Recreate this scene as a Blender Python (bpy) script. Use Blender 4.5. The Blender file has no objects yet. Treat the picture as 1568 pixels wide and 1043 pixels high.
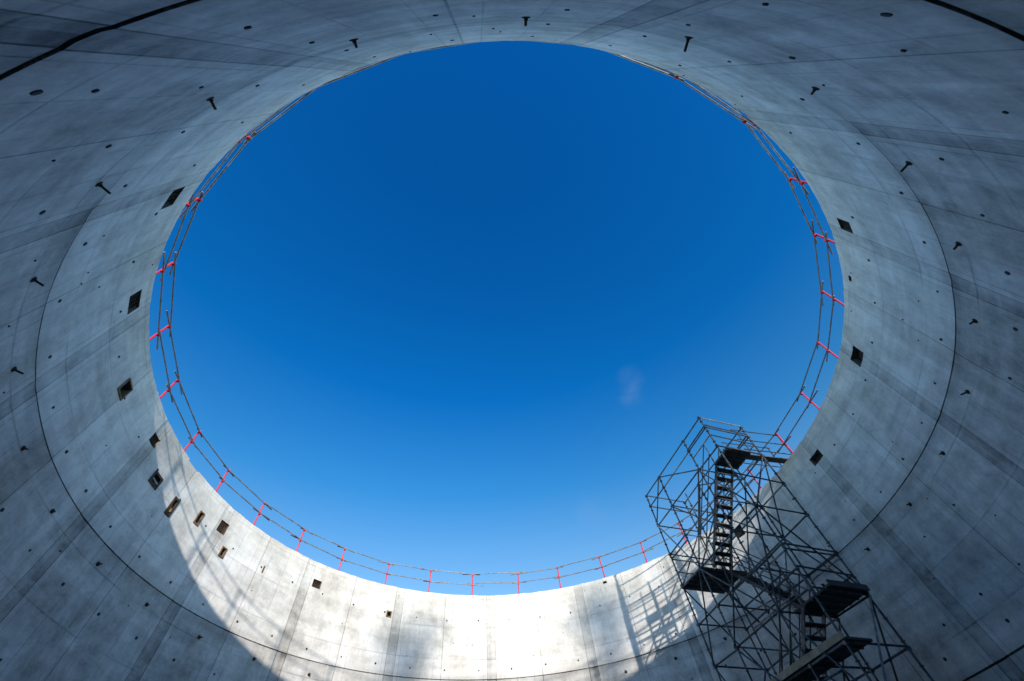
import bpy, bmesh, math, random
from mathutils import Vector, Matrix, noise
random.seed(7)
sc=bpy.context.scene
F=627.42;AL=math.radians(57.418);RO=math.radians(-7.312);CX,CY,R=-.348,10.084,10.736
TOP=10.05;J2=6.79;J3=3.22;J4=-.35;GZ=-1.6
SUN_AZ=math.radians(290);SUN_EL=math.radians(12.6)
sund=Vector((math.cos(SUN_AZ)*math.cos(SUN_EL),math.sin(SUN_AZ)*math.cos(SUN_EL),math.sin(SUN_EL)))

# ------------------------------------------------------------ materials
class NT:
    def __init__(s,name):
        s.m=bpy.data.materials.new(name);s.m.use_nodes=True;s.t=s.m.node_tree;s.n=s.t.nodes;s.l=s.t.links
        s.b=s.n['Principled BSDF']
    def node(s,t,**k):
        n=s.n.new(t)
        for a,v in k.items(): setattr(n,a,v)
        return n
    def put(s,sock,v):
        if isinstance(v,bpy.types.NodeSocket): s.l.new(v,sock)
        elif v is not None: sock.default_value=v
    def math(s,op,a,b=None,c=None,clamp=False):
        n=s.node('ShaderNodeMath',operation=op,use_clamp=clamp)
        s.put(n.inputs[0],a)
        if b is not None: s.put(n.inputs[1],b)
        if c is not None: s.put(n.inputs[2],c)
        return n.outputs[0]
    def noise(s,vec,scale,detail=4,rough=.55,dist=0):
        n=s.node('ShaderNodeTexNoise');s.put(n.inputs['Vector'],vec)
        n.inputs['Scale'].default_value=scale;n.inputs['Detail'].default_value=detail
        n.inputs['Roughness'].default_value=rough;n.inputs['Distortion'].default_value=dist
        return n.outputs['Fac']
    def mapr(s,v,a,b,c,d,smooth=False):
        n=s.node('ShaderNodeMapRange');n.clamp=True
        if smooth:n.interpolation_type='SMOOTHSTEP'
        s.put(n.inputs[0],v)
        for i,x in enumerate((a,b,c,d)): n.inputs[i+1].default_value=x
        return n.outputs[0]
    def mix(s,f,a,b,mode='MIX'):
        n=s.node('ShaderNodeMix',data_type='RGBA',blend_type=mode)
        s.put(n.inputs[0],f);s.put(n.inputs[6],a);s.put(n.inputs[7],b)
        return n.outputs[2]
    def scalevec(s,v,x,y,z):
        n=s.node('ShaderNodeMapping');s.put(n.inputs[0],v);n.inputs['Scale'].default_value=(x,y,z);return n.outputs[0]

def concrete_wall():
    M=NT('cast_concrete')
    tc=M.node('ShaderNodeTexCoord');ob=tc.outputs['Object']
    sep=M.node('ShaderNodeSeparateXYZ');M.l.new(tc.outputs['UV'],sep.inputs[0])
    th,z=sep.outputs[0],sep.outputs[1]
    big=M.noise(ob,.6,4,.65,.5); mid=M.noise(ob,2.1,5,.7,.4); fine=M.noise(ob,16,2,.7)
    streak=M.noise(M.scalevec(ob,2.6,2.6,.25),1.0,3,.6)
    hstr=M.noise(M.scalevec(ob,.3,.3,3.6),1.0,2,.6)
    v=M.math('ADD',M.mapr(big,.35,.65,-.16,.13),M.mapr(mid,.3,.7,-.20,.17))
    v=M.math('ADD',v,M.mapr(fine,.3,.7,-.06,.06))
    v=M.math('ADD',v,M.mapr(streak,.33,.67,-.06,.06))
    v=M.math('ADD',v,M.mapr(hstr,.35,.65,-.09,.08))
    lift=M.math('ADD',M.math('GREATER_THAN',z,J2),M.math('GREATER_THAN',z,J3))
    # lower lifts painted darker, standing in for the weaker light down there
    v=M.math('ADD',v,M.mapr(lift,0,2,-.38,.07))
    pn=M.math('FLOOR',M.math('DIVIDE',M.math('SUBTRACT',th,12-360),11.25))
    wn=M.node('ShaderNodeTexWhiteNoise',noise_dimensions='2D')
    cmb=M.node('ShaderNodeCombineXYZ');M.put(cmb.inputs[0],pn);M.put(cmb.inputs[1],lift);M.l.new(cmb.outputs[0],wn.inputs['Vector'])
    v=M.math('ADD',v,M.mapr(wn.outputs['Value'],0,1,-.09,.09))
    d=M.math('ABSOLUTE',M.math('SUBTRACT',M.math('MODULO',M.math('ADD',th,720-12+11.25),22.5),11.25))
    band=M.mapr(d,.97,1.03,1,0)
    v=M.math('SUBTRACT',v,M.math('MULTIPLY',band,M.math('MULTIPLY',M.mapr(streak,.35,.65,.14,.30),M.mapr(z,8.5,9.9,1,.6))))
    edge=M.mapr(M.math('ABSOLUTE',M.math('SUBTRACT',d,1.0)),.03,.09,1,0)
    d2=M.math('ABSOLUTE',M.math('SUBTRACT',M.math('MODULO',M.math('ADD',th,720-12),22.5),11.25))
    mj=M.mapr(d2,.04,.11,1,0)
    ln=M.math('MAXIMUM',edge,mj)
    lnn=M.math('MULTIPLY',ln,M.mapr(mid,.35,.6,.3,.7))
    v=M.math('SUBTRACT',v,M.math('MULTIPLY',lnn,.65))
    s1=M.mapr(M.math('ABSOLUTE',M.math('SUBTRACT',M.math('MODULO',M.math('ADD',th,720-12),3.75),1.875)),.03,.09,1,0)
    s2=M.mapr(M.math('ABSOLUTE',M.math('SUBTRACT',M.math('MODULO',M.math('ADD',z,30.),1.19),.595)),.008,.026,1,0)
    sh=M.math('MULTIPLY',M.math('MAXIMUM',s1,s2),M.mapr(big,.42,.6,.03,.26))
    v=M.math('SUBTRACT',v,sh)
    st=None
    for j in (J2,J3,J4):
        dz=M.math('ABSOLUTE',M.math('SUBTRACT',z,j))
        a=M.math('MULTIPLY',M.mapr(dz,.0,.35,1,0,True),M.mapr(mid,.42,.66,0,.42))
        b=M.math('MULTIPLY',M.mapr(dz,.012,.026,1,0),.75)
        c=M.math('MAXIMUM',a,b); st=c if st is None else M.math('MAXIMUM',st,c)
    v=M.math('SUBTRACT',v,st)
    v=M.math('ADD',v,M.mapr(streak,.62,.74,0,.12))
    val=M.math('MULTIPLY',M.math('ADD',v,1.0),.64)
    val=M.math('MINIMUM',M.math('MAXIMUM',val,.05),.84)
    hue=M.mapr(big,.35,.65,0,1)
    tint=M.mix(hue,(1.0,.935,.85,1),(.985,.95,.905,1))
    cc=M.node('ShaderNodeCombineColor');[M.put(cc.inputs[i],val) for i in range(3)]
    col=M.mix(1.0,cc.outputs[0],tint,'MULTIPLY')
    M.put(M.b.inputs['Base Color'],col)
    M.b.inputs['Roughness'].default_value=.75
    M.b.inputs['Specular IOR Level'].default_value=.3
    bp=M.node('ShaderNodeBump');bp.inputs['Strength'].default_value=.5;bp.inputs['Distance'].default_value=.02
    hh=M.math('ADD',M.math('MULTIPLY',fine,.35),M.math('MULTIPLY',ln,-.6))
    M.put(bp.inputs['Height'],hh);M.l.new(bp.outputs[0],M.b.inputs['Normal'])
    return M.m

def simple(name,c1,c2,scale=6,rough=.6,metal=0,bump=0,detail=2,dist=.01):
    M=NT(name);tc=M.node('ShaderNodeTexCoord');n=M.noise(tc.outputs['Object'],scale,detail,.65)
    M.put(M.b.inputs['Base Color'],M.mix(M.mapr(n,.32,.68,0,1),(*c1,1),(*c2,1)))
    M.put(M.b.inputs['Roughness'],M.mapr(n,.3,.7,max(rough-.12,.05),min(rough+.12,1)))
    M.b.inputs['Metallic'].default_value=metal
    if bump:
        bp=M.node('ShaderNodeBump');bp.inputs['Strength'].default_value=bump;bp.inputs['Distance'].default_value=dist
        M.put(bp.inputs['Height'],n);M.l.new(bp.outputs[0],M.b.inputs['Normal'])
    return M.m
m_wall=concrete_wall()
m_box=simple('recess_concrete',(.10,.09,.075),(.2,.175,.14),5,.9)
m_dark=simple('hole_shade',(.015,.014,.013),(.04,.036,.032),20,.9)  # near-black colour stands in for the shade inside holes and pockets
m_rust=simple('rusty_steel',(.09,.045,.022),(.04,.03,.022),25,.8,.2)
m_form=simple('formwork_timber',(.24,.15,.07),(.12,.08,.045),9,.8)
m_steel=simple('galvanised_tube',(.34,.34,.34),(.16,.165,.17),5,.45,.35)
m_sdark=simple('darkened_scaffold_tube',(.10,.105,.11),(.03,.034,.038),5,.5,.4)  # galvanised steel with its colour darkened to read as a silhouette
m_red=simple('red_painted_steel',(.70,.02,.035),(.48,.015,.025),14,.45)
m_deck=simple('scaffold_deck',(.04,.034,.028),(.08,.068,.052),4,.8)
m_board=simple('toe_board_timber',(.40,.31,.2),(.24,.18,.11),5,.75)
m_yel=simple('yellow_paint',(.22,.16,.03),(.12,.09,.02),9,.6)
m_ground=simple('ground_gravel',(.17,.15,.12),(.09,.08,.065),1.2,.95,0,.6)
m_leaf=simple('foliage',(.05,.09,.025),(.09,.13,.04),1.0,.7)
m_bark=simple('bark',(.10,.075,.055),(.05,.038,.03),6,.9)

# ------------------------------------------------------------ mesh helpers
class MB:
    def __init__(s): s.v=[];s.f=[];s.mi=[];s.mats=[]
    def mat(s,m):
        if m not in s.mats:s.mats.append(m)
        return s.mats.index(m)
    def tube(s,a,b,r,m,n=7,r2=None):
        a=Vector(a);b=Vector(b);d=b-a
        if d.length<1e-5:return
        d.normalize();u=d.orthogonal().normalized();w=d.cross(u);r2=r if r2 is None else r2
        k=len(s.v);mi=s.mat(m)
        for p,rr in((a,r),(b,r2)):
            for i in range(n):
                t=2*math.pi*i/n;s.v.append(p+(u*math.cos(t)+w*math.sin(t))*rr)
        for i in range(n):
            j=(i+1)%n;s.f.append((k+i,k+j,k+n+j,k+n+i));s.mi.append(mi)
        s.f.append(tuple(k+i for i in reversed(range(n))));s.mi.append(mi)
        s.f.append(tuple(k+n+i for i in range(n)));s.mi.append(mi)
    def box(s,c,ax,ay,az,m):
        c=Vector(c);ax=Vector(ax);ay=Vector(ay);az=Vector(az);k=len(s.v);mi=s.mat(m)
        for x,y,z in((-1,-1,-1),(1,-1,-1),(1,1,-1),(-1,1,-1),(-1,-1,1),(1,-1,1),(1,1,1),(-1,1,1)):
            s.v.append(c+ax*x+ay*y+az*z)
        for f in((0,3,2,1),(4,5,6,7),(0,1,5,4),(1,2,6,5),(2,3,7,6),(3,0,4,7)):
            s.f.append(tuple(k+i for i in f));s.mi.append(mi)
    def build(s,name,parent=None,smooth=False):
        me=bpy.data.meshes.new(name);me.from_pydata([tuple(v) for v in s.v],[],s.f)
        for m in s.mats: me.materials.append(m)
        me.polygons.foreach_set('material_index',s.mi)
        if smooth: me.polygons.foreach_set('use_smooth',[True]*len(s.f))
        me.update();o=bpy.data.objects.new(name,me);sc.collection.objects.link(o)
        if parent:o.parent=parent
        return o
def empty(name):
    e=bpy.data.objects.new(name,None);sc.collection.objects.link(e);return e
def wp(th,z,dr=0.0):
    t=math.radians(th);return Vector((CX+(R+dr)*math.cos(t),CY+(R+dr)*math.sin(t),z))
def er(th): t=math.radians(th);return Vector((math.cos(t),math.sin(t),0))
def et(th): t=math.radians(th);return Vector((-math.sin(t),math.cos(t),0))

# ------------------------------------------------------------ wall
tank=empty('circular_concrete_wall')
NS=720;DT=.5
zs=[round(-1.6+.1*i,3) for i in range(117)]   # -1.6 .. 10.0
zs=[z for z in zs if min(abs(z-j) for j in(J2,J3,J4))>.03]
groove={}
for j in(J2,J3,J4):
    for dz,dr in((-.015,0),(-.009,.025),(.009,.025),(.015,0)):
        zs.append(j+dz);groove[round(j+dz,4)]=dr
zs.append(TOP);zs=sorted(zs)
# boxes: theta, z, wdeg, h, type
boxes=[(234.5,9.2,2.5,.4,'bars'),(217.5,9.4,2.5,.4,'bars'),(204,9.0,1.5,.3,'wood'),(192,9.35,2.5,.4,'bars'),
(186.5,8.75,2.0,.4,'frame'),(180.5,8.7,1.5,.5,'frame'),(174.5,9.0,1.0,.3,'wood'),(169,9.3,2.5,.4,'bars'),(166.5,8.65,.5,.3,'wood'),
(157,8.95,.5,.2,'wood'),(144.5,9.25,2.0,.4,'bars'),(126.5,8.9,1.0,.2,'wood'),(349.5,9.4,2.5,.4,'dark'),(12.5,9.25,2.5,.4,'dark'),
(325,9.4,2,.3,'bars'),(335.5,9.75,1.,.1,'dark'),(37,9.3,2.5,.4,'bars'),(72.5,9.85,1,.1,'dark')]
NZ=len(zs)
def liftoff(z):
    if z>J2: return 0
    if z>J3: return -.008
    return .004
verts=[];faces=[];uvs=[];mi=[]
for iz,z in enumerate(zs):
    g=groove.get(round(z,4),0)
    for i in range(NS):
        th=i*DT
        dr=liftoff(z)+g+.006*noise.noise(Vector((th*.12,z*.5,3)))
        if g: dr+=.008*noise.noise(Vector((th*.9,z,7)))
        ph=((th-12)%11.25)/11.25-.5
        dr-= .008*(.25-ph*ph)
        dd=abs(((th-12+11.25)%22.5)-11.25)
        if dd<=.75: dr+=.010
        zz=z
        if g: zz+=.012*noise.noise(Vector((th*.25,2,2)))
        if z==TOP:
            zz=z+.018*noise.noise(Vector((th*.4,0,9)))+.014*noise.noise(Vector((th*2.3,0,1)));dr+=.014*abs(noise.noise(Vector((th*1.7,5,1))))
            if 180.5<=th<=183: zz-=.07;dr+=.06
        verts.append(tuple(wp(th,zz,dr)))
boxcells=set();brect=[]
for (th,z,w,h,ty) in boxes:
    i0=round((th-w/2)/DT);i1=round((th+w/2)/DT)
    k0=min(range(NZ),key=lambda k:abs(zs[k]-(z-h/2)));k1=min(range(NZ),key=lambda k:abs(zs[k]-(z+h/2)))
    if k1==k0:k1+=1
    brect.append((i0,i1,k0,k1,ty))
    for i in range(i0,i1):
        for k in range(k0,k1):boxcells.add((i%NS,k))
for k in range(NZ-1):
    for i in range(NS):
        if (i,k) in boxcells: continue
        j=(i+1)%NS
        faces.append((k*NS+i,(k+1)*NS+i,(k+1)*NS+j,k*NS+j));mi.append(0)
        uvs.append(((i*DT,zs[k]),(i*DT,zs[k+1]),((i+1)*DT,zs[k+1]),((i+1)*DT,zs[k])))
TH=.35
b0=len(verts)
for i in range(NS): verts.append(tuple(wp(i*DT,TOP+.008*noise.noise(Vector((i*.2,4,4))),TH)))
b1=len(verts)
for i in range(NS): verts.append(tuple(wp(i*DT,GZ,TH)))
kt=(NZ-1)*NS
for i in range(NS):
    j=(i+1)%NS
    faces.append((kt+i,b0+i,b0+j,kt+j));mi.append(0);uvs.append(((i*DT,9.8),(i*DT,10),((i+1)*DT,10),((i+1)*DT,9.8)))
    faces.append((b0+i,b1+i,b1+j,b0+j));mi.append(0);uvs.append(((i*DT,10),(i*DT,GZ),((i+1)*DT,GZ),((i+1)*DT,10)))
DEP=.20
for (i0,i1,k0,k1,ty) in brect:
    ring=[(i,k0) for i in range(i0,i1)]+[(i1,k) for k in range(k0,k1)]+[(i,k1) for i in range(i1,i0,-1)]+[(i0,k) for k in range(k1,k0,-1)]
    n=len(ring);fr=[k*NS+(i%NS) for i,k in ring];bk=[]
    for i,k in ring:
        bk.append(len(verts));verts.append(tuple(wp(i*DT,zs[k],DEP)))
    for a in range(n):
        b=(a+1)%n
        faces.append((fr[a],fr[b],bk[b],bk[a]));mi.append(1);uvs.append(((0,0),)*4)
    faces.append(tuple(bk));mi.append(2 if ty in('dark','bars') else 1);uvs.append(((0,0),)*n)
me=bpy.data.meshes.new('wall_shell');me.from_pydata(verts,[],faces)
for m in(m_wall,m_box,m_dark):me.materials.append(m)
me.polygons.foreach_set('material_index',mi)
ul=me.uv_layers.new(name='UVMap');flat=[c for f in uvs for p in f for c in p];ul.data.foreach_set('uv',flat)
me.update();o=bpy.data.objects.new('wall_shell',me);sc.collection.objects.link(o);o.parent=tank

mb=MB()
for (i0,i1,k0,k1,ty) in brect:
    t0,t1=i0*DT,i1*DT;z0,z1=zs[k0],zs[k1];tc=(t0+t1)/2;zc=(z0+z1)/2;wd=(t1-t0)*math.pi/180*R
    if ty=='bars':
        nb=5
        for q in range(nb):
            t=t0+(t1-t0)*(q+.5)/nb
            mb.tube(wp(t,z0+.005,.06),wp(t,z1-.005,.06),.014,m_rust,6)
        mb.tube(wp(t0+.05,zc,.09),wp(t1-.05,zc,.09),.012,m_rust,6)
    if ty in('wood','frame'):
        fw=.02 if ty=='wood' else .035; col=m_form if ty=='wood' else m_rust
        for zz in(z0,z1): mb.box(wp(tc,zz,0.0),et(tc)*(wd/2+fw),er(tc)*.03,Vector((0,0,fw)),col)
        for tt in(t0,t1): mb.box(wp(tt,zc,0.002),et(tt)*fw,er(tt)*.028,Vector((0,0,(z1-z0)/2-fw-.002)),col)
    if ty=='frame':
        mb.tube(wp(t0+.3,z0+.08,-.02),wp(t1-.3,z1-.06,.12),.04,m_yel if tc<183 else m_steel,8)
        mb.box(wp(tc,zc,.10),et(tc)*wd*.3,er(tc)*.02,Vector((0,0,.1)),m_rust)
mb.build('box_out_inserts',tank)
mb=MB()
def cap(th,z,r):
    c=wp(th,z,liftoff(z)-.012);e=er(th)
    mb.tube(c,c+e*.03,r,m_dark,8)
for row,rr in((8.95,.034),(7.12,.034),(5.66,.034),(4.2,.030),(2.5,.03),(1.0,.03)):
    for q in range(48):
        th=(12+3.0+q*7.5)%360
        if random.random()<.04: continue
        cap(th+random.uniform(-.12,.12),row+random.uniform(-.03,.03),rr*random.uniform(.75,1.2))
for q in range(60):
    cap(random.uniform(0,360),random.choice((9.7,8.1,7.6,6.1,4.9))+random.uniform(-.1,.1),.018)
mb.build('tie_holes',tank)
mb=MB()
for zrow in(6.36,3.64):
    for q in range(32):
        th=5.4+11.25*q+random.uniform(-.25,.25)
        if zrow<6: th+=2
        z=zrow+random.uniform(-.04,.04);c=wp(th,z,liftoff(z)-.01);e=er(th)
        mb.tube(c,c+e*.03,.055 if zrow>6 else .04,m_dark,10)
        if zrow>6:
            L=random.uniform(.07,.15)
            tip=c-e*L+Vector((0,0,-random.uniform(.0,.03)))+et(th)*random.uniform(-.03,.03)
            mb.tube(c+e*.01,tip,.018,m_rust,7); mb.tube(c+e*.01,c-e*.03,.035,m_rust,8,.022)
mb.build('climbing_anchors',tank)

# ------------------------------------------------------------ railing
rail=empty('safety_railing')
mb=MB();mt=MB()
PH=4.9
pts=[]
for q in range(32):
    th=PH+11.25*q+random.uniform(-.35,.35)
    b=wp(th,TOP-.01,.17);h=1.12+random.uniform(-.03,.04)
    lean=er(th)*random.uniform(-.02,.04)+et(th)*random.uniform(-.05,.05)
    top=b+Vector((0,0,h))+lean
    mb.tube(b,top,.028,m_red,8)
    mb.box(b+Vector((0,0,.02)),et(th)*.07,er(th)*.09,Vector((0,0,.012)),m_red)
    mb.tube(b+Vector((0,0,.03)),b+Vector((0,0,.16)),.036,m_red,8)
    for fr in(.52,.95):
        p=b+(top-b)*fr
        mb.box(p-er(th)*.04,et(th)*.035,er(th)*.035,Vector((0,0,.03)),m_red)
        mb.tube(p-er(th)*.07,p-er(th)*.07+Vector((0,0,.07)),.014,m_red,6)
    pts.append((th,b,top))
for q in range(32):
    th,b,t=pts[q];th2,b2,t2=pts[(q+1)%32]
    for fr in(.54,.97):
        p=b+(t-b)*fr-er(th)*(.05+random.uniform(-.01,.01));p2=b2+(t2-b2)*fr-er(th2)*(.05+random.uniform(-.01,.01))
        d=(p2-p).normalized();side=Vector((0,0,random.choice((-.028,.028))))
        mt.tube(p-d*random.uniform(.15,.6)+side,p2+d*random.uniform(.15,.6)+side*.3+Vector((0,0,random.uniform(-.03,.03))),.021,m_steel,7)
mb.build('posts',rail);mt.build('rails',rail)

# ------------------------------------------------------------ scaffold stair tower
tw=empty('scaffold_stair_tower')
A=Vector((4.94,15.89,0));E1=Vector((1.69,-4.35,0));E2=Vector((1.78,.83,0))
E1n=E1.normalized();E2n=E2.normalized()
def tp(s,w,z): return A+E1*s+E2*w+Vector((0,0,z))
tb=MB();tr=.027
S=[0,.27,.73,1.0];ZT=11.0
legs=[(s,w) for s in S for w in(0,1)]+[(.27,.5),(.73,.5)]
for s,w in legs:
        zt=ZT if w==0 or s in(0,1) else 10.75
        if w==.5: zt=10.3
        tb.tube(tp(s,w,GZ+.02),tp(s,w,zt+.06),tr+.002,m_sdark,8)
        tb.box(tp(s,w,GZ+.01),E1n*.075,E2n*.075,Vector((0,0,.01)),m_sdark)
        z=GZ+.4
        while z<zt:
            tb.tube(tp(s,w,z-.006),tp(s,w,z+.006),.055,m_sdark,8); z+=.5
LV=[9.6,7.2,4.85,2.5,.15]
levels=sorted(set([11.0,10.5]+LV+[8.4,6.0,3.65,1.3]),reverse=True)
def tube(a,b,r=tr*.94,m=None):
    m=m or (m_steel if random.random()<.15 else m_sdark)
    j=lambda:Vector((random.uniform(-.012,.012),random.uniform(-.012,.012),random.uniform(-.03,.03)))
    tb.tube(a+j(),b+j(),r,m,7)
def node(p):
    tb.box(p,E1n*.045,E2n*.045,Vector((0,0,.04)),m_sdark)
for z in levels:
    for w in(0,1):
        for a,b in zip(S[:-1],S[1:]):
            tube(tp(a,w,z),tp(b,w,z))
        for s in S: node(tp(s,w,z))
    for s in(0,1): tube(tp(s,0,z+.03),tp(s,1,z+.03))
for z in LV+[8.4,6.0,3.65]:
    for s in(.27,.73): tube(tp(s,0,z+.03),tp(s,1,z+.03))
for z in (8.95,8.4,6.55,6.0,3.65,3.1,5.4):
    tube(tp(.27,.5,z),tp(.73,.5,z))
for i,z in enumerate(LV):
    bs=(.73,1.0) if i%2==0 else (0,.27)
    for dz in(.5,1.0):
        for w in(0,1): tube(tp(bs[0],w,z+dz),tp(bs[1],w,z+dz))
        e=1.0 if i%2==0 else 0
        tube(tp(e,0,z+dz+.03),tp(e,1,z+dz+.03))
for w in(0,1):
    off=E2n*(-.05 if w==0 else .05)
    for bi,(a,b) in enumerate(zip(S[:-1],S[1:])):
        zz=[.15,2.5,4.85,7.2,9.6]
        for k,(z0,z1) in enumerate(zip(zz[:-1],zz[1:])):
            if (bi+k+w)%2==0: tube(tp(a,w,z0)+off,tp(b,w,z1)+off)
            else: tube(tp(b,w,z0)+off,tp(a,w,z1)+off)
            if bi==1: 
                tube(tp(b if (bi+k+w)%2==0 else a,w,z0)+off*1.9,tp(a if (bi+k+w)%2==0 else b,w,z1)+off*1.9)
    tube(tp(0,w,9.6)+off,tp(.27,w,11)+off);tube(tp(.73,w,9.6)+off,tp(.27,w,11)+off)
for s in(0,1,.27):
    off=E1n*(-.05 if s==0 else .05)
    for k,(z0,z1) in enumerate(zip([.15,2.5,4.85,7.2],[2.5,4.85,7.2,9.6])):
        if k%2: tube(tp(s,0,z0)+off,tp(s,1,z1)+off)
        else: tube(tp(s,1,z0)+off,tp(s,0,z1)+off)
tb.build('frame',tw)
db=MB()
def deck(s0,s1,w0,w1,z,n=3,m=m_deck):
    for i in range(n):
        a=w0+(w1-w0)*i/n+.01;b=w0+(w1-w0)*(i+1)/n-.01
        c=(tp(s0,a,z)+tp(s1,b,z))/2
        db.box(c,E1*(s1-s0)/2,E2*(b-a)/2,Vector((0,0,.025)),m)
        for q in range(5):
            s=s0+(s1-s0)*(q+.5)/5
            db.box((tp(s,a,z-.042)+tp(s,b,z-.042))/2,E1n*.02,E2*(b-a)/2*.98,Vector((0,0,.014)),m_sdark)
def toe(s0,w0,s1,w1,z,m=m_board):
    p=tp(s0,w0,z+.1);q=tp(s1,w1,z+.1);d=(q-p)/2;n=Vector((-d.y,d.x,0)).normalized()
    db.box((p+q)/2,d,n*.014,Vector((0,0,.07)),m)
deck(.80,1.0,.24,.78,LV[0]+.07,2)
deck(-.03,.26,.03,.97,LV[1]+.07);toe(-.035,.02,-.035,.98,LV[1])
deck(.72,1.03,.28,1.0,LV[2]+.07,2);toe(1.035,.28,1.035,.98,LV[2],m_deck)
deck(-.03,.26,.03,.97,LV[3]+.07);deck(.76,1.03,.03,.97,LV[4]+.07)
deck(.28,1.02,.0,.42,3.72,2);toe(.28,-.03,1.02,-.03,3.68)
def stair(s0,z0,s1,z1,w0,w1):
    n=11
    for w in(w0,w1):
        a=tp(s0,w,z0);b=tp(s1,w,z1)
        d=(b-a).normalized();up=d.cross(E2n).normalized()
        db.box((a+b)/2,(b-a)/2,E2n*.016,up*.05,m_sdark)
        hz=Vector((0,0,1))
        for h in(.55,1.0):
            db.tube(a+hz*h,b+hz*h,.019,m_sdark,7)
        for q in(0,.5,1): db.tube(a+(b-a)*q,a+(b-a)*q+hz,.018,m_sdark,7)
    for i in range(n):
        t=(i+.5)/n;p=tp(s0+(s1-s0)*t,(w0+w1)/2,z0+(z1-z0)*t)
        db.box(p,E1n*.10,E2*(w1-w0)/2*.96,Vector((0,0,.016)),m_deck)
for i in range(4):
    zt,zb=LV[i]+.08,LV[i+1]+.08
    w0,w1=(.3,.66) if i%2==0 else(.56,.92)
    if i%2==0: stair(.27,zb,.80,zt,w0,w1)
    else: stair(.73,zb,.26,zt,w0,w1)
wr=tp(.86,1,0);dirw=(Vector((wr.x-CX,wr.y-CY,0))).normalized();tg=Vector((-dirw.y,dirw.x,0))
dist=R+.2-(Vector((wr.x-CX,wr.y-CY,0))).length
c=wr+dirw*dist/2+Vector((0,0,10.14))
db.box(c,dirw*(dist/2+.1),tg*.13,Vector((0,0,.02)),m_deck)
for sg in(-1,1):
    for h in(.05,.55,1.05):
        a=wr+tg*.36*sg+Vector((0,0,10.1+h))-dirw*.2;db.tube(a,a+dirw*(dist+.3),.021,m_sdark,7)
    for q in(0,1):
        a=wr+tg*.36*sg+dirw*dist*q+Vector((0,0,10.05));db.tube(a,a+Vector((0,0,1.15)),.021,m_sdark,7)
db.build('decks_and_stairs',tw)

# ------------------------------------------------------------ ground (one sheet)
me=bpy.data.meshes.new('ground');me.from_pydata([(-1500,-1500,GZ),(1500,-1500,GZ),(1500,1500,GZ),(-1500,1500,GZ)],[],[(0,1,2,3)])
me.materials.append(m_ground);o=bpy.data.objects.new('ground',me);sc.collection.objects.link(o)

# ------------------------------------------------------------ unseen trees, added outside to dapple the sunlight
def tree(wth,wz,dist,cr,name='shadow_tree',n=1500,ell=1.5):
    p=wp(wth,wz)+sund*dist
    g=Vector((p.x,p.y,GZ));rnd=random.Random(int(wth*10))
    e=empty(name);tkm=MB();H=p.z-GZ
    pr=g
    for k in range(1,9):
        q=g+Vector((rnd.uniform(-.2,.2),rnd.uniform(-.2,.2),H*k/8*1.0));r=.34*(1-k/8.3)
        tkm.tube(pr,q,.34*(1-(k-1)/8.3)+.01,m_bark,9,r+.01);pr=q
    lv=MB();cl=[]
    for k in range(26):
        d=Vector((rnd.gauss(0,1),rnd.gauss(0,1),rnd.gauss(0,1))).normalized()*rnd.uniform(.2,1)
        c=p+Vector((d.x*cr,d.y*cr,d.z*cr*ell));cl.append(c)
        base=g+Vector((0,0,max(H*.35,(c.z-GZ)*.82)));base.z=min(base.z,p.z)
        tkm.tube(base,c,.05,m_bark,6,.015)
    for k in range(n):
        c=rnd.choice(cl);q=c+Vector((rnd.gauss(0,1),rnd.gauss(0,1),rnd.gauss(0,1)))*cr*.3
        u=Vector((rnd.gauss(0,1),rnd.gauss(0,1),rnd.gauss(0,1))).normalized();v=u.orthogonal().normalized()
        s=rnd.uniform(.12,.26);k0=len(lv.v)
        lv.v+= [q-u*s,q+v*s*.6,q+u*s,q-v*s*.6];lv.f.append((k0,k0+1,k0+2,k0+3));lv.mi.append(lv.mat(m_leaf))
    tkm.build('trunk_and_limbs',e);lv.build('crown',e)
tree(121,7.8,125,1.5,n=260,ell=1.1)
tree(76,8.6,115,1.3,n=210,ell=1.0)

# ------------------------------------------------------------ sun and sky
sl=bpy.data.lights.new('sun','SUN');sl.energy=5.0;sl.angle=math.radians(.6);sl.color=(1,.94,.84)
so=bpy.data.objects.new('sun',sl);sc.collection.objects.link(so);so.rotation_euler=(-sund).to_track_quat('-Z','Y').to_euler()
w=bpy.data.worlds.new('World');sc.world=w;w.use_nodes=True;nt=w.node_tree
bg=nt.nodes['Background'];sky=nt.nodes.new('ShaderNodeTexSky');sky.sky_type='NISHITA';sky.sun_disc=False
sky.sun_elevation=SUN_EL;sky.sun_rotation=math.radians(160);sky.air_density=1.0;sky.dust_density=.3;sky.ozone_density=3.0
tcw=nt.nodes.new('ShaderNodeTexCoord');sx=nt.nodes.new('ShaderNodeSeparateXYZ');nt.links.new(tcw.outputs['Generated'],sx.inputs[0])
cr=nt.nodes.new('ShaderNodeValToRGB');nt.links.new(sx.outputs[2],cr.inputs[0])
el=cr.color_ramp.elements
el[0].position=.36;el[0].color=(.86,.90,.84,1);el[1].position=1.0;el[1].color=(.01,.40,.80,1)
for p,c in((.46,(.60,.78,.80,1)),(.60,(.18,.63,.83,1)),(.76,(.02,.49,.85,1))):
    e=el.new(p);e.color=c
ml=nt.nodes.new('ShaderNodeVectorMath');ml.operation='MULTIPLY';nt.links.new(sky.outputs[0],ml.inputs[0]);nt.links.new(cr.outputs[0],ml.inputs[1])
m2=nt.nodes.new('ShaderNodeVectorMath');m2.operation='SCALE';nt.links.new(ml.outputs[0],m2.inputs[0]);m2.inputs['Scale'].default_value=2.3
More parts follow.
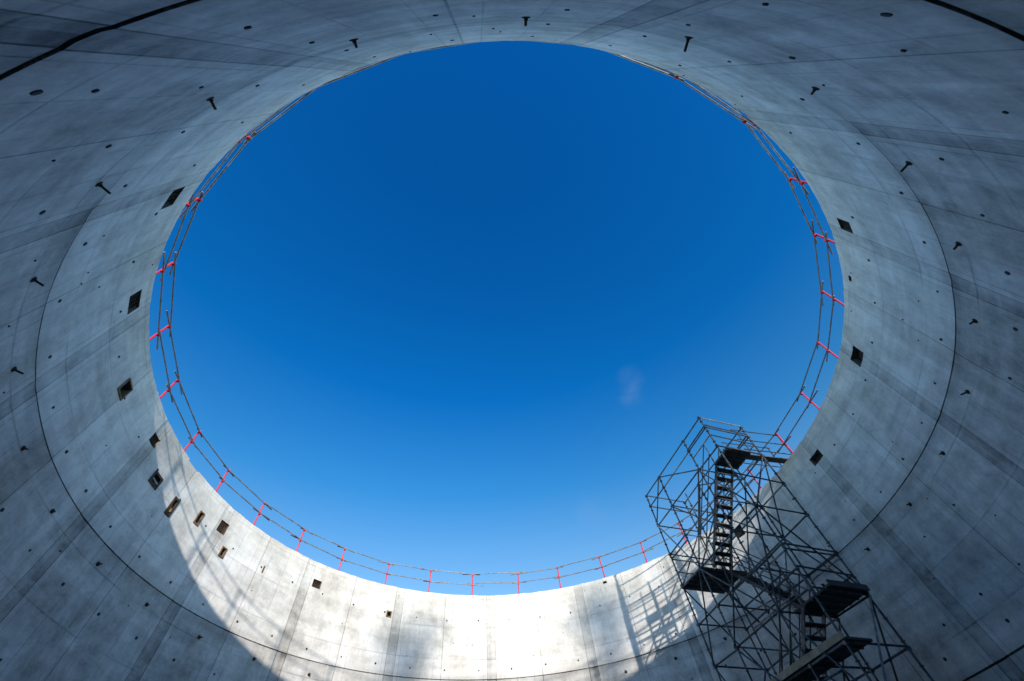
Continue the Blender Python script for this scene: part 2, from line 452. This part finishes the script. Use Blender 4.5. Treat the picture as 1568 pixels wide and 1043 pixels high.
# two faint wisps of high cloud
nz=nt.nodes.new('ShaderNodeTexNoise');nz.inputs['Scale'].default_value=16;nz.inputs['Detail'].default_value=5;nz.inputs['Distortion'].default_value=.8
nt.links.new(tcw.outputs['Generated'],nz.inputs['Vector'])
def raydir(x,y):
    u=(x-784)/F;v=-(y-521.5)/F;cu=u*math.cos(RO)-v*math.sin(RO);cv=u*math.sin(RO)+v*math.cos(RO)
    return Vector((cu,math.cos(AL)-math.sin(AL)*cv,math.sin(AL)+math.cos(AL)*cv)).normalized()
acc=None
for (x,y,r) in((966,580,.04),(966,605,.04),(903,785,.05)):
    dn=nt.nodes.new('ShaderNodeVectorMath');dn.operation='DISTANCE';nt.links.new(tcw.outputs['Generated'],dn.inputs[0]);dn.inputs[1].default_value=raydir(x,y)
    mr=nt.nodes.new('ShaderNodeMapRange');mr.interpolation_type='SMOOTHSTEP';nt.links.new(dn.outputs['Value'],mr.inputs[0])
    mr.inputs[1].default_value=0;mr.inputs[2].default_value=r;mr.inputs[3].default_value=1;mr.inputs[4].default_value=0
    if acc is None: acc=mr.outputs[0]
    else:
        ad=nt.nodes.new('ShaderNodeMath');ad.operation='ADD';nt.links.new(acc,ad.inputs[0]);nt.links.new(mr.outputs[0],ad.inputs[1]);acc=ad.outputs[0]
nm=nt.nodes.new('ShaderNodeMapRange');nt.links.new(nz.outputs['Fac'],nm.inputs[0]);nm.inputs[1].default_value=.38;nm.inputs[2].default_value=.75;nm.inputs[3].default_value=0;nm.inputs[4].default_value=.14
mm=nt.nodes.new('ShaderNodeMath');mm.operation='MULTIPLY';nt.links.new(acc,mm.inputs[0]);nt.links.new(nm.outputs[0],mm.inputs[1])
mx=nt.nodes.new('ShaderNodeMix');mx.data_type='RGBA';nt.links.new(mm.outputs[0],mx.inputs[0]);nt.links.new(m2.outputs[0],mx.inputs[6]);mx.inputs[7].default_value=(3.2,3.9,5.0,1)
nt.links.new(mx.outputs[2],bg.inputs[0]);bg.inputs[1].default_value=.15

# ------------------------------------------------------------ camera
cam=bpy.data.cameras.new('camera');co=bpy.data.objects.new('camera',cam);sc.collection.objects.link(co)
cam.sensor_width=36;cam.lens=F/1568*36;cam.clip_end=5000;cam.clip_start=.05
Xw=Vector((1,0,0));Fw=Vector((0,math.cos(AL),math.sin(AL)));Uw=Vector((0,-math.sin(AL),math.cos(AL)))
lx=Xw*math.cos(RO)+Uw*math.sin(RO);ly=-Xw*math.sin(RO)+Uw*math.cos(RO);lz=-Fw
co.matrix_world=Matrix(((lx.x,ly.x,lz.x,0),(lx.y,ly.y,lz.y,0),(lx.z,ly.z,lz.z,0),(0,0,0,1)))
sc.camera=co
sc.view_settings.view_transform='Standard';sc.view_settings.look='None';sc.view_settings.exposure=0
